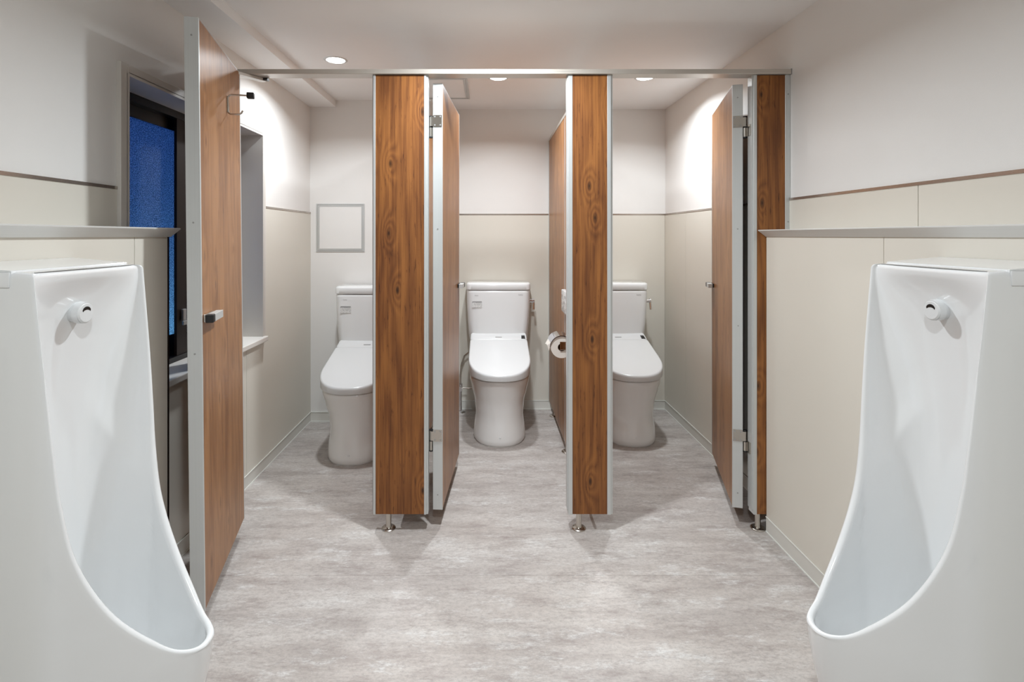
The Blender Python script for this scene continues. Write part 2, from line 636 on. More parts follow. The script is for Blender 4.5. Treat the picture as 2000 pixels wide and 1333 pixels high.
# low lining walls
lz = 1.247
wll = struct('wall_left_lining', B(XL + T, XLL, YF, YLL, 0, lz), 'panel', 'low beige lining wall behind the left urinal')
for a, b_ in ((YF, -0.27), (-0.27, 0.64), (0.64, 1.553), (1.553, YLL + 0.001)):
    struct('wall_panel', B(XLL, XLL + T, a + 0.0012, b_ - 0.0012, z0p, lz), 'panel', parent=wll)
struct('corner_bead', B(XLL - 0.004, XLL + 0.006, YLL - 0.001, YLL + 0.006, 0.06, lz), 'bronze', parent=wll)
wlr = struct('wall_right_lining', B(XLR, XR - T, YF, YP0 - 0.004, 0, lz), 'panel', 'low beige lining wall behind the right urinal')
for a, b_ in ((YF, -0.27), (-0.27, 0.64), (0.64, 1.553), (1.553, YP0 - 0.002)):
    struct('wall_panel', B(XLR - T, XLR, a + 0.0012, b_ - 0.0012, z0p, lz), 'panel', parent=wlr)

# ledges: slanted metal nosing
def ledge(name, label, s, xwall, xface, y1):
    prof = [(xwall, 1.248), (xface + s * 0.000, 1.247), (xface + s * 0.004, 1.2465), (xface + s * 0.036, 1.2715), (xface + s * 0.0365, 1.274), (xface + s * 0.034, 1.2755), (xwall, 1.2755)]
    bm = prism(bmesh.new(), prof, 'y', YF, y1)
    return tag(mesh_obj(name, bm, 'ledge'), label, kind='structure')
ledge('trim_1', 'grey metal ledge with slanted nosing above the left urinal', 1, XL + T, XLL + T, YLL + 0.012)
ledge('trim_2', 'grey metal ledge with slanted nosing above the right urinal', -1, XR - T, XLR - T, YP0 - 0.004)

# wall trim strips
def trim(n, bm, label):
    tag(mesh_obj('trim_%d' % n, bm, 'trim'), label, kind='structure')
tz0, tz1 = TRZ - 0.005, TRZ + 0.005
trim(3, B(XL, XL + 0.006, YF, WY0 - 0.034, tz0, tz1), 'thin metal trim strip on the left wall before the window')
trim(4, B(XL, XL + 0.006, WY1 + 0.030, YBL, tz0, tz1), 'thin metal trim strip on the wall left of the leftmost toilet')
trim(5, B(XR - 0.006, XR, YF, YP0 - 0.003, tz0, tz1), 'thin metal trim strip on the right wall above the ledge')
trim(6, B(XR - 0.006, XR, YP1 + 0.003, YB, tz0, tz1), 'thin metal trim strip on the wall right of the rightmost toilet')
trim(7, B(-0.386, XR - 0.006, YB - 0.006, YB, tz0, tz1), 'thin metal trim strip on the back wall')

# baseboards with white caulk lines
def baseboard(name, label, x0, x1, y0, y1, face):
    o = tag(mesh_obj(name, B(x0, x1, y0, y1, 0, BBH), 'base'), label, kind='structure')
    for z in (0.0, BBH - 0.003):
        c = bmesh.new()
        e = 0.0025
        if face == '+x': box(c, x1, x1 + e, y0, y1, z, z + 0.0045)
        if face == '-x': box(c, x0 - e, x0, y0, y1, z, z + 0.0045)
        if face == '-y': box(c, x0, x1, y0 - e, y0, z, z + 0.0045)
        mesh_obj('caulk_line', c, 'caulk', o)
t = 0.006
baseboard('baseboard_left', 'pale vinyl baseboard under the window wall', XL, XL + t, YLL, YBL, '+x')
baseboard('baseboard_right', 'pale vinyl baseboard right of the rightmost toilet', XR - t, XR, YP1, YB, '-x')
baseboard('baseboard_back', 'pale vinyl baseboard behind middle and right toilets', -0.386, XR - t, YB - t, YB, '-y')
baseboard('baseboard_back_left', 'pale vinyl baseboard behind the leftmost toilet', XL + t, -0.386, YBL - t, YBL, '-y')
baseboard('baseboard_left_lining', 'pale vinyl baseboard under the left urinal wall', XLL, XLL + t, YF, YLL, '+x')
baseboard('baseboard_right_lining', 'pale vinyl baseboard under the right urinal wall', XLR - t, XLR, YF, YP0 - 0.004, '-x')

# ------------------------------------------------------------------ window
win = thing('window_1', 'tall window with dark bronze sashes and frosted glass, blue dusk outside', 'window', (XL, WY0, WZ0))
win['kind'] = 'structure'
del win['category']
def W(name, mat, *a, bev=0.0, parent=win, smooth=False):
    x0, x1, y0, y1, z0, z1 = a
    return mesh_obj(name, B(x0 - XL, x1 - XL, y0 - WY0, y1 - WY0, z0 - WZ0, z1 - WZ0, bev=bev), mat, parent, smooth)
xc = XL + 0.016
W('casing', 'white_trim', XL - 0.001, xc, WY0 - 0.033, WY0, WZ0 - 0.02, WZ1 + 0.030, bev=0.002)
W('casing', 'white_trim', XL - 0.001, xc, WY1, WY1 + 0.029, WZ0 - 0.02, WZ1 + 0.030, bev=0.002)
W('casing', 'white_trim', XL - 0.001, xc, WY0, WY1, WZ1, WZ1 + 0.030, bev=0.002)
W('reveal', 'white_trim', -1.38, xc, WY0 - 0.004, WY0 + 0.008, WZ0, WZ1)
W('reveal', 'white_trim', -1.38, xc, WY1 - 0.008, WY1 + 0.004, WZ0, WZ1)
W('reveal', 'white_trim', -1.38, xc, WY0 + 0.008, WY1 - 0.008, WZ1 - 0.008, WZ1 + 0.004)
W('sill', 'white_trim', -1.38, XL + 0.034, WY0 - 0.02, WY1 + 0.02, WZ0 - 0.022, WZ0 + 0.004, bev=0.004)
# outer frame
y0, y1, z0, z1 = WY0 + 0.008, WY1 - 0.008, WZ0 + 0.004, WZ1 - 0.008
W('frame_head', 'black_sash', XG - 0.06, XG + 0.004, y0, y1, z1 - 0.030, z1)
W('frame_sill', 'black_sash', XG - 0.06, XG + 0.004, y0, y1, z0, z0 + 0.022)
W('frame_jamb', 'black_sash', XG - 0.06, XG + 0.004, y0, y0 + 0.022, z0 + 0.022, z1 - 0.030)
W('frame_jamb', 'black_sash', XG - 0.06, XG + 0.004, y1 - 0.022, y1, z0 + 0.022, z1 - 0.030)
# two sliding sashes
for k, (a, b_, dx) in enumerate(((y0 + 0.022, 2.330, -0.030), (2.213, y1 - 0.022, 0.0))):
    xs0, xs1 = XG + dx - (0.012 if k else 0.022), XG + dx
    zz0, zz1 = z0 + 0.022, z1 - 0.030
    sash = W('sash_stile', 'bronze', xs0, xs1, (2.213 if k else a), (2.285 if k else a + 0.03), zz0, zz1)
    W('sash_stile', 'bronze', xs0, xs1, (b_ - 0.05 if k else 2.280), b_, zz0, zz1)
    e0, e1 = (2.285, b_ - 0.05) if k else (a + 0.03, 2.280)
    W('sash_rail', 'black_sash', xs0, xs1, e0, e1, zz1 - 0.042, zz1)
    W('sash_rail', 'black_sash', xs0, xs1, e0, e1, zz0, zz0 + 0.082)
    W('glazing_bead', 'black_sash', xs1 - 0.005, xs1 + 0.001, e0, e1, zz0 + 0.082, zz0 + 0.088)
    W('glazing_bead', 'black_sash', xs1 - 0.005, xs1 + 0.001, e0, e1, zz1 - 0.047, zz1 - 0.042)
    W('pane', 'glass', xs0 + 0.004, xs0 + 0.008, e0, e1, zz0 + 0.082, zz1 - 0.042)
lk = W('window_lock', 'alu_dark', XG + 0.0005, XG + 0.012, 2.240, 2.265, 0.885, 0.935, bev=0.003)
W('latch', 'alu_dark', XG + 0.012, XG + 0.020, 2.228, 2.260, 0.868, 0.886, bev=0.002)

# ------------------------------------------------------------------ hatches
def frame(bm, u0, u1, v0, v1, w, place):
    for a in ((u0, u1, v1 - w, v1), (u0, u1, v0, v0 + w), (u0, u0 + w, v0 + w, v1 - w), (u1 - w, u1, v0 + w, v1 - w)):
        place(bm, *a)
h = thing('access_hatch', 'square white access hatch with metal frame on wall above the leftmost toilet', 'hatch', (-0.9945, YBL, 1.143))
hw, hh = 0.1625, 0.3245
b1 = bmesh.new()
frame(b1, -hw, hw, 0, hh, 0.008, lambda bm, a, b_, c, d: box(bm, a, b_, -0.005, 0, c, d))
mesh_obj('outer_frame', b1, 'alu', h)
b1 = bmesh.new()
frame(b1, -hw + 0.010, hw - 0.010, 0.010, hh - 0.010, 0.010, lambda bm, a, b_, c, d: box(bm, a, b_, -0.004, 0, c, d))
mesh_obj('inner_frame', b1, 'alu', h)
mesh_obj('hatch_door', B(-hw + 0.021, hw - 0.021, -0.0025, 0, 0.021, hh - 0.021), 'wall', h)
mesh_obj('latch', tube(bmesh.new(), (hw - 0.014, -0.006, hh * 0.48), (hw - 0.014, -0.003, hh * 0.48), 0.004), 'alu', h, True)

h = thing('ceiling_hatch', 'square ceiling hatch with grey metal frame over the middle stall', 'hatch', (-0.345, 3.245, CEIL))
hw = 0.225
b1 = bmesh.new()
frame(b1, -hw, hw, -hw, hw, 0.010, lambda bm, a, b_, c, d: box(bm, a, b_, c, d, -0.005, 0))
mesh_obj('outer_frame', b1, 'alu', h)
b1 = bmesh.new()
frame(b1, -hw + 0.013, hw - 0.013, -hw + 0.013, hw - 0.013, 0.012, lambda bm, a, b_, c, d: box(bm, a, b_, c, d, -0.004, 0))
mesh_obj('inner_frame', b1, 'alu', h)
mesh_obj('hatch_door', B(-hw + 0.026, hw - 0.026, -hw + 0.026, hw - 0.026, -0.0025, 0), 'ceil', h)

# ------------------------------------------------------------------ ceiling lights
for i, (lx, ly, w, lab) in enumerate(LAMPS):
    t_ = thing('ceiling_light', lab, 'light', (lx, ly, CEIL), group='recessed ceiling lights')
    mesh_obj('trim_ring', lathe(bmesh.new(), [(0.046, -0.0005), (0.048, -0.004), (0.056, -0.004), (0.060, -0.0005)], seg=40), 'plastic', t_, True)
    mesh_obj('lens', lathe(bmesh.new(), [(0.0, -0.0025), (0.046, -0.0025)], seg=40), 'lens', t_, True)

# ------------------------------------------------------------------ stall fronts
PZ0, PZ1 = 0.0715, 1.932
def foot(parent, x, y, h_=PZ0, r=0.030):
    o = mesh_obj('foot', lathe(bmesh.new(), [(0.0, 0.0), (r, 0.0), (r, 0.004), (r * 0.85, 0.0075), (0.013, 0.009), (0.0115, 0.012), (0.0115, h_ + 0.002), (0.0, h_ + 0.002)], (x, y), 28), 'steel', parent, True)
    return o
def screws(parent, pts, r=0.003):
    for p, d in pts:
        p = Vector(p); d = Vector(d)
        mesh_obj('screw', tube(bmesh.new(), p, p + d * 0.0012, r, seg=10), 'alu_dark', parent)
def pilaster(name, label, x0, x1, wl_, wr_, feet, grp, wall=False):
    cx = (x0 + x1) / 2
    t_ = thing(name, label, 'partition', (cx, YP0 + 0.02, 0), group=grp)
    d = 0.02
    a, b_ = x0 - cx, x1 - cx
    mesh_obj('panel', B(a + wl_, b_ - wr_, -d, d, PZ0, PZ1 - 0.002), 'wood_a', t_)
    # metal edge profiles with a stepped lip
    mesh_obj('edge_profile', B(a + 0.004, a + wl_, -d - 0.0015, d + 0.0015, PZ0 - 0.002, PZ1, bev=0.0008, seg=1), 'alu', t_)
    mesh_obj('edge_lip', B(a, a + 0.004, -d + 0.006, d + 0.0015, PZ0 + 0.016, PZ1), 'alu_dark' if x0 < -0.4 else 'alu', t_)
    mesh_obj('edge_profile', B(b_ - wr_, b_ - (0.0 if wall else 0.008), -d - 0.0015, d + 0.0015, PZ0 - 0.002, PZ1, bev=0.0008, seg=1), 'alu', t_)
    if not wall:
        mesh_obj('edge_lip', B(b_ - 0.0078, b_, -d + 0.004, d + 0.0015, PZ0 - 0.002, PZ1), 'alu', t_)
    for fx in feet:
        foot(t_, fx - cx, 0.0)
    return t_
GP = 'wood panels of the stall front'
pilaster('stall_pilaster', 'tall brown wood panel on one metal foot, between leftmost and middle stall openings', -0.4897, -0.2535, 0.014, 0.017, (-0.424,), GP)
pilaster('stall_pilaster', 'narrow brown wood panel on one metal foot, between middle and rightmost stall openings', 0.336, 0.5287, 0.022, 0.024, (0.388,), GP)
p3 = pilaster('stall_pilaster', 'narrowest brown wood panel against the right wall above and beside the ledge', 1.120, XR - 0.001, 0.018, 0.022, (), GP, wall=True)
foot(p3, 1.152 - (1.120 + XR - 0.001) / 2, 0.0)
screws(p3, [((0.070, -0.0215, 1.85), (0, -1, 0)), ((0.070, -0.0215, 1.31), (0, -1, 0))])
p4 = pilaster('stall_pilaster', 'slim wood strip against the window wall behind the open leftmost door', XL + 0.02, -1.085, 0.012, 0.014, (), GP, wall=True)
foot(p4, 0.0, 0.0)

rl = thing('head_rail', 'long slim brushed metal rail across the tops of the stalls', 'rail', (0, YP0 + 0.02, PZ1))
mesh_obj('rail_channel', B(XL + 0.006, XR - 0.001, -0.032, 0.032, 0.0005, 0.021, bev=0.0015, seg=1), 'rail', rl)
mesh_obj('end_cap', B(XR - 0.004, XR - 0.001, -0.0335, 0.0335, -0.001, 0.0225), 'alu_dark', rl)

# dividers between stalls
def divider(label, x0, x1, yb, ysplit, feet):
    cx = (x0 + x1) / 2
    t_ = thing('stall_divider', label, 'partition', (cx, 2.26, 0), group='wood dividers between the stalls')
    hw_ = (x1 - x0) / 2
    ya, ye, ys = 0.0, yb - 2.26 - 0.001, ysplit - 2.26
    mesh_obj('panel', B(-hw_, hw_, ya, ys - 0.006, PZ0, 1.930), 'wood_b', t_)
    mesh_obj('panel', B(-hw_, hw_, ys + 0.006, ye - 0.010, PZ0, 1.930), 'wood_b', t_)
    mesh_obj('joint_strip', B(-hw_ - 0.001, hw_ + 0.001, ys - 0.006, ys + 0.006, PZ0, 1.930), 'alu', t_)
    mesh_obj('wall_channel', B(-hw_ - 0.003, hw_ + 0.003, ye - 0.012, ye, PZ0, 1.930), 'alu', t_)
    mesh_obj('top_cap', B(-hw_ - 0.003, hw_ + 0.003, ya, ye, 1.930, 1.948, bev=0.001, seg=1), 'rail', t_)
    for fy in feet:
        foot(t_, 0, fy - 2.26, r=0.034)
divider('wood divider panel between the leftmost and middle toilets', -0.390, -0.350, YBL + 0.0, 2.85, (2.85, 3.40))
divider('wood divider panel between the middle and rightmost toilets', 0.440, 0.480, YB - 0.006, 2.995, (3.02, 3.62))

# ------------------------------------------------------------------ stall doors
# local frame: hinge edge at origin, door runs along +x (width), thickness in y
def hinge(parent, x, y, z, s):
    """plate on the door's hinge edge face, two knuckles, leaf on the jamb. s: side (+1/-1) toward the jamb along y"""
    hn = mesh_obj('hinge', B(x - 0.003, x - 0.0002, y - 0.0185, y + 0.0185, z - 0.025, z + 0.025), 'steel', parent)
    for dy in (-0.012, 0.012):
        for dz in (-0.018, 0.018):
            mesh_obj('hinge_screw', tube(bmesh.new(), (x - 0.0045, y + dy, z + dz), (x - 0.003, y + dy, z + dz), 0.0035, seg=10), 'alu_dark', hn)
    ky = y + s * 0.031
    k = bmesh.new()
    tube(k, (x + 0.010, ky, z - 0.022), (x + 0.010, ky, z + 0.018), 0.0085)
    box(k, x - 0.003, x + 0.004, min(y + s * 0.0185, ky), max(y + s * 0.0185, ky), z - 0.022, z + 0.018)
    mesh_obj('knuckle', k, 'steel', hn, True)
    k = bmesh.new()
    tube(k, (x + 0.010, ky, z - 0.066), (x + 0.010, ky, z - 0.027), 0.0085)
    mesh_obj('knuckle', k, 'steel', hn, True)
    k = bmesh.new()
    for za, zb in ((z - 0.027, z - 0.022), (z - 0.071, z - 0.066), (z + 0.018, z + 0.023)):
        tube(k, (x + 0.010, ky, za), (x + 0.010, ky, zb), 0.0095)
    mesh_obj('hinge_bush', k, 'black', hn, True)

def door(label, hx, hy, ang, width, z0_, z1_, jamb, tilt=0.0):
    t_ = thing('stall_door', label, 'door', (hx, hy, 0), group='brown wood stall doors standing open')
    t_.rotation_euler = (0, 0, ang)
    d = 0.020
    mesh_obj('panel', B(0.004, width - 0.004, -d, d, z0_, z1_ - 0.004), 'wood_b', t_)
    e1 = mesh_obj('edge_profile', B(-0.004, 0.004, -d - 0.001, d + 0.001, z0_ - 0.002, z1_, bev=0.001, seg=1), 'alu', t_)
    e2 = mesh_obj('edge_profile', B(width - 0.004, width + 0.004, -d - 0.001, d + 0.001, z0_ - 0.002, z1_, bev=0.001, seg=1), 'alu', t_)
    mesh_obj('top_strip', B(0.004, width - 0.004, -d, d, z1_ - 0.004, z1_ - 0.001), 'alu_dark', t_)
    return t_, d

def lock(parent, x, y, z, s):
    """slide bolt: black end block with a satin bar, on face side s"""
    lb = mesh_obj('slide_lock', B(x - 0.045, x + 0.030, min(y, y + s * 0.010), max(y, y + s * 0.010), z - 0.010, z + 0.010, bev=0.002), 'black', parent)
    mesh_obj('lock_bar', B(x - 0.060, x + 0.014, min(y + s * 0.009, y + s * 0.030), max(y + s * 0.009, y + s * 0.030), z - 0.011, z + 0.011, bev=0.001), 'alu', lb)
    mesh_obj('lock_end', B(x + 0.014, x + 0.036, min(y + s * 0.008, y + s * 0.031), max(y + s * 0.008, y + s * 0.031), z - 0.012, z + 0.012, bev=0.003), 'black', lb)
    return lb

# middle and right doors swing inwards
DZ0, DZ1 = 0.072, 1.907
dm, d = door('brown wood stall door standing open inward in the middle stall', -0.216, 2.252, R(90 - 4.0), 0.575, DZ0, DZ1, 1)
for z in (1.745, 0.390):
    hinge(dm, -0.004, 0.0, z, 1)
screws(dm, [((-0.0042, 0.0, 1.85), (-1, 0, 0)), ((-0.0042, 0, 1.28), (-1, 0, 0)), ((-0.0042, 0, 0.135), (-1, 0, 0))])
lock(dm, 0.553, -0.020, 0.985, -1)
dr, d = door('brown wood stall door standing open inward beside the right wall', 1.0835, 2.268, R(90 - 15.2), 0.585, DZ0, DZ1, -1)
for z in (1.745, 0.385):
    hinge(dr, -0.004, 0.0, z, -1)
screws(dr, [((-0.0042, 0, 1.85), (-1, 0, 0)), ((-0.0042, 0, 1.28), (-1, 0, 0)), ((-0.0042, 0, 0.135), (-1, 0, 0)), ((-0.0042, -0.002, 0.86), (-1, 0, 0))])
lock(dr, 0.560, 0.020, 0.985, 1)
# jamb-side hinge leaves
for z in (1.745 - 0.042, 0.385 - 0.042):
    mesh_obj('hinge_leaf', B(1.1165 - 1.1995, 1.1198 - 1.1995, -0.006, 0.026, z - 0.024, z + 0.024), 'steel', p3)

# left door swings outwards toward the camera: its hinge edge is the far one
ang = math.atan2(-0.543, 0.130)
dl, d = door('brown wood stall door with coat hook, swung open toward the viewer beside the window', -1.034, 2.172, ang, 0.557, 0.075, 1.932, 1)
dl.rotation_euler = (0, R(0.0), ang)
# lean the door slightly, top toward the window
dl.rotation_mode = 'QUATERNION'
q = Matrix.Rotation(ang, 4, 'Z').to_quaternion()
q2 = Matrix.Rotation(R(-0.62), 4, 'Y').to_quaternion()
dl.rotation_quaternion = q2 @ q
screws(dl, [((0.5612, 0.0, 1.875), (1, 0, 0)), ((0.5612, 0, 1.29), (1, 0, 0)), ((0.5612, 0, 0.88), (1, 0, 0))])
# face toward the stall interior is local +y (pointing to +x world)
lk_ = mesh_obj('slide_lock', B(0.455, 0.545, 0.020, 0.028, 0.975, 1.000, bev=0.002), 'steel', dl)
mesh_obj('lock_bar', B(0.425, 0.523, 0.028, 0.050, 0.974, 0.998, bev=0.001), 'alu', lk_)
mesh_obj('lock_end', B(0.523, 0.549, 0.027, 0.051, 0.973, 0.999, bev=0.003), 'black', lk_)
# coat hook: wire U plate with long bar and black bumper
hk = bmesh.new()
hx, hz = 0.215, 1.782
path_tube(hk, [(hx - 0.002, 0.026, hz - 0.070), (hx, 0.024, hz - 0.060), (hx, 0.024, hz - 0.010), (hx, 0.028, hz - 0.003), (hx, 0.036, hz), (hx, 0.092, hz)], 0.0035)
path_tube(hk, [(hx - 0.002, 0.026, hz - 0.068), (hx, 0.032, hz - 0.073), (hx, 0.062, hz - 0.073), (hx, 0.070, hz - 0.068), (hx, 0.075, hz - 0.058)], 0.0035)
box(hk, hx - 0.008, hx + 0.008, 0.020, 0.0225, hz - 0.066, hz - 0.006)
ho = mesh_obj('coat_hook', hk, 'steel', dl, True)
mesh_obj('bumper', B(hx - 0.011, hx + 0.011, 0.090, 0.116, hz - 0.011, hz + 0.011, bev=0.003), 'black', ho, True)

# pivot bracket at the top of the left door
pv = thing('pivot_bracket', 'rounded metal pivot bracket joining the leftmost door top to the rail', 'bracket', (-1.045, YP0, PZ1))
bm = bmesh.new()
poly = []
for k in range(9):
    a = R(110) + R(180) * k / 8
    poly.append((-0.016 + 0.020 * math.cos(a), -0.062 + 0.020 * math.sin(a)))
poly += [(0.086, 0.055), (0.062, 0.070)]
prism(bm, poly, 'z', -0.012, -0.001)
mesh_obj('arm', bm, 'rail', pv)
mesh_obj('pivot_pin', tube(bmesh.new(), (-0.016, -0.062, -0.004), (-0.016, -0.062, 0.016), 0.018), 'rail', pv, True)
mesh_obj('end_block', B(0.052, 0.094, 0.040, 0.062, -0.010, -0.0005), 'dark_slot', pv)

# ------------------------------------------------------------------ toilets
def d_outline(hw, front, ymid, back, z, n=28, p=2.2, bc=0.03, hwb=None):
    """D-shaped outline: straight back at y=back, rounded front at y=front"""
    hwb = hw if hwb is None else hwb
    pts = []
    for k in range(n + 1):
        a = PI * k / n
        cx, sx_ = math.cos(a), math.sin(a)
        x = -hw * math.copysign(abs(cx) ** (2 / p), cx)
        y = ymid - (ymid - front) * (sx_ ** (2 / p))
        pts.append((x, y, z))
    # straight sides back to the wall with small rounded corners
    for k in range(5):
        a = R(90) * k / 4
        pts.append((hwb - bc + bc * math.cos(a), back - bc + bc * math.sin(a), z))
    for k in range(5):
        a = R(90) + R(90) * k / 4
        pts.append((-hwb + bc + bc * math.cos(a), back - bc + bc * math.sin(a), z))
    return pts

def interp(table, z):
    for a, b_ in zip(table, table[1:]):
        if a[0] <= z <= b_[0]:
            t_ = (z - a[0]) / (b_[0] - a[0])
            t_ = t_ * t_ * (3 - 2 * t_) * 0.5 + t_ * 0.5
            return [u + (v - u) * t_ for u, v in zip(a[1:], b_[1:])]
    return table[-1][1:]

def r_outline(hw, front, back, z, r=0.05, bulge=0.0, n=8):
    """rounded rectangle, front edge bulged forward by `bulge`"""
    pts = []
    cs = [(-hw + r, front + r, 180), (hw - r, front + r, 270), (hw - r, back - r * 0.6, 0), (-hw + r, back - r * 0.6, 90)]
    for ci, (cx, cy, a0) in enumerate(cs):
        rr = r if ci < 2 else r * 0.6
        ccx = cx if ci < 2 else math.copysign(hw - rr, cx)
        for k in range(n + 1):
            a = R(a0 + 90 * k / n)
            x, y = ccx + rr * math.cos(a), cy + rr * math.sin(a)
            if bulge and y < (front + back) / 2:
                y -= bulge * (1 - (x / hw) ** 2)
            pts.append((x, y, z))
        if ci == 0 and bulge:
            for k in range(1, 10):
                x = -hw + r + (2 * hw - 2 * r) * k / 10
                pts.append((x, front - bulge * (1 - (x / hw) ** 2), z))
        elif ci == 0:
            for k in range(1, 10):
                pts.append((-hw + r + (2 * hw - 2 * r) * k / 10, front, z))
    return pts

def make_toilet(label):
    t_ = thing('toilet', label, 'toilet', (0, 0, 0), group='white toilets with closed lids')
    # pedestal bowl: z, half width, front, widest point
    tab = [(0.0, 0.158, -0.678, -0.46), (0.012, 0.163, -0.685, -0.46), (0.06, 0.160, -0.680, -0.46), (0.15, 0.149, -0.662, -0.46),
           (0.24, 0.156, -0.668, -0.47), (0.32, 0.174, -0.692, -0.48), (0.372, 0.184, -0.712, -0.49), (0.388, 0.185, -0.715, -0.49), (0.394, 0.180, -0.708, -0.49)]
    rows = []
    zs = [0, 0.004, 0.012, 0.035, 0.06, 0.09, 0.12, 0.15, 0.18, 0.21, 0.24, 0.27, 0.30, 0.33, 0.355, 0.372, 0.384, 0.390, 0.394]
    for z in zs:
        hw_, fr, ym = interp(tab, z)
        rows.append(d_outline(hw_, fr, ym, -0.012, z, p=2.25, hwb=min(hw_, 0.15)))
    bm = bmesh.new()
    loft(bm, rows)
    bowl = mesh_obj('bowl', bm, 'bowl', t_, True, angle=50)
    mesh_obj('cap_screw', lathe(bmesh.new(), [(0.0, 0.004), (0.005, 0.003), (0.007, 0.0)], seg=14), 'ceramic', bowl, True).matrix_local = Matrix.Translation((0, -0.6795, 0.055)) @ Matrix.Rotation(R(90), 4, 'X')
    for sx_ in (-1, 1):
        mesh_obj('cap_screw', tube(bmesh.new(), (sx_ * 0.150, -0.37, 0.18), (sx_ * 0.162, -0.37, 0.18), 0.009, 0.007, seg=14), 'plastic', bowl, True)
    # seat ring pressed under the lid
    bm = bmesh.new()
    loft(bm, [d_outline(0.182, -0.716, -0.49, -0.24, 0.3945), d_outline(0.185, -0.722, -0.49, -0.24, 0.397), d_outline(0.185, -0.722, -0.49, -0.24, 0.404)])
    mesh_obj('seat', bm, 'plastic', t_, True)
    # lid: sloping top with deep skirt
    def lid_top(y):
        return 0.438 + (-0.735 - y) / (-0.735 + 0.27) * 0.119 if True else 0
    def lid_row(ins, zf, flat):
        o = d_outline(0.192 - ins, -0.737 + ins, -0.50, -0.272 - ins * 0.2, 0, n=36, p=2.35, bc=0.008)
        return [(x, y, flat if flat is not None else 0.438 + (y + 0.735) / 0.465 * 0.119 + zf) for x, y, _ in o]
    def lid_bottom(ins):
        o = d_outline(0.192 - ins, -0.737 + ins, -0.50, -0.272 - ins * 0.2, 0, n=36, p=2.35, bc=0.008)
        return [(x, y, 0.403 + (y + 0.735) / 0.465 * 0.030) for x, y, _ in o]
    bm = bmesh.new()
    loft(bm, [lid_bottom(0.006), lid_bottom(0.002), lid_row(0.0, -0.012, None), lid_row(0.0015, -0.005, None), lid_row(0.005, -0.0012, None), lid_row(0.011, 0.0, None)])
    mesh_obj('lid', bm, 'plastic', t_, True, angle=50)
    # bidet unit behind the lid
    bm = bmesh.new()
    U = lambda ins, z, tilt: [(x, y, z + (y + 0.27) * tilt) for x, y, _ in r_outline(0.190 - ins, -0.270 + ins, -0.185, 0, r=0.02)]
    loft(bm, [U(0.0, 0.398, 0), U(0.0, 0.545, 0.33), U(0.002, 0.553, 0.33), U(0.007, 0.557, 0.33)])
    un = mesh_obj('bidet_unit', bm, 'plastic', t_, True, angle=50)
    pnl = bmesh.new()
    pts = [(0.152, -0.262), (0.178, -0.262), (0.176, -0.222), (0.154, -0.222)]
    lo_ = [(x, y, 0.5572 + (y + 0.27) * 0.33) for x, y in pts]
    hi_ = [(x, y, z + 0.002) for x, y, z in lo_]
    loft(pnl, [lo_, hi_])
    mesh_obj('indicator_panel', pnl, 'dark_slot', un)
    mk = bmesh.new()
    loft(mk, [[(x, y, 0.5575 + (y + 0.27) * 0.33) for x, y in ((-0.022, -0.246), (0.022, -0.246), (0.022, -0.238), (-0.022, -0.238))],
              [(x, y, 0.5585 + (y + 0.27) * 0.33) for x, y in ((-0.022, -0.246), (0.022, -0.246), (0.022, -0.238), (-0.022, -0.238))]])
    mesh_obj('maker_mark', mk, 'plastic_grey', un)
    # tank
    bm = bmesh.new()
    rows = []
    for z, hw_, fr in ((0.392, 0.150, -0.15), (0.44, 0.168, -0.165), (0.50, 0.190, -0.178), (0.56, 0.203, -0.186), (0.65, 0.210, -0.192), (0.76, 0.2155, -0.196), (0.86, 0.2185, -0.198), (0.872, 0.2185, -0.198), (0.876, 0.215, -0.195)):
        rows.append(r_outline(hw_, fr, -0.008, z, r=0.045, bulge=0.006))
    loft(bm, rows)
    tk = mesh_obj('tank', bm, 'ceramic', t_, True, angle=50)
    bm = bmesh.new()
    loft(bm, [r_outline(0.2215 - i, -0.201 + i, -0.006, z, r=0.045, bulge=0.006) for i, z in ((0.003, 0.880), (0.0, 0.883), (0.0, 0.914), (0.002, 0.921), (0.007, 0.926), (0.016, 0.928))])
    mesh_obj('tank_lid', bm, 'ceramic', t_, True, angle=50)
    lab = mesh_obj('caution_label', B(-0.034, 0.034, -0.0005, 0.0008, -0.022, 0.022), 'print', tk)
    lab.location = (-0.146, -0.2023, 0.782)
    mesh_obj('label_header', B(-0.032, 0.032, -0.0008, 0, 0.014, 0.021), 'plastic_grey', lab)
    text_obj('maker_name', 'TOTO', 0.011, 'plastic_grey', tk, (0.150, -0.2020, 0.846), (R(90), 0, 0))
    text_obj('model_print', 'TOTO', 0.009, 'plastic_grey', tk, (-0.150, -0.2015, 0.842), (R(90), 0, 0))
    # chrome flush lever on the right flank
    k = bmesh.new()
    tube(k, (0.214, -0.145, 0.800), (0.246, -0.145, 0.800), 0.013)
    tube(k, (0.240, -0.145, 0.802), (0.249, -0.145, 0.802), 0.0155)
    path_tube(k, [(0.244, -0.145, 0.800), (0.245, -0.152, 0.775), (0.244, -0.160, 0.755), (0.243, -0.164, 0.742)], 0.0075)
    mesh_obj('flush_lever', k, 'chrome', t_, True)
    return t_

tm = make_toilet('white toilet with closed lid in the middle stall, fully in view')
tm.location = (0.072, YB - 0.006, 0)
tl = copy_tree(tm)
tl['label'] = 'white toilet in the leftmost stall, below the square wall hatch'
tl.location = (-0.757, YBL - 0.006, 0)
tr_ = copy_tree(tm)
tr_['label'] = 'white toilet in the rightmost stall, half hidden by the wood panel'
tr_.location = (0.878, YB - 0.006, 0)

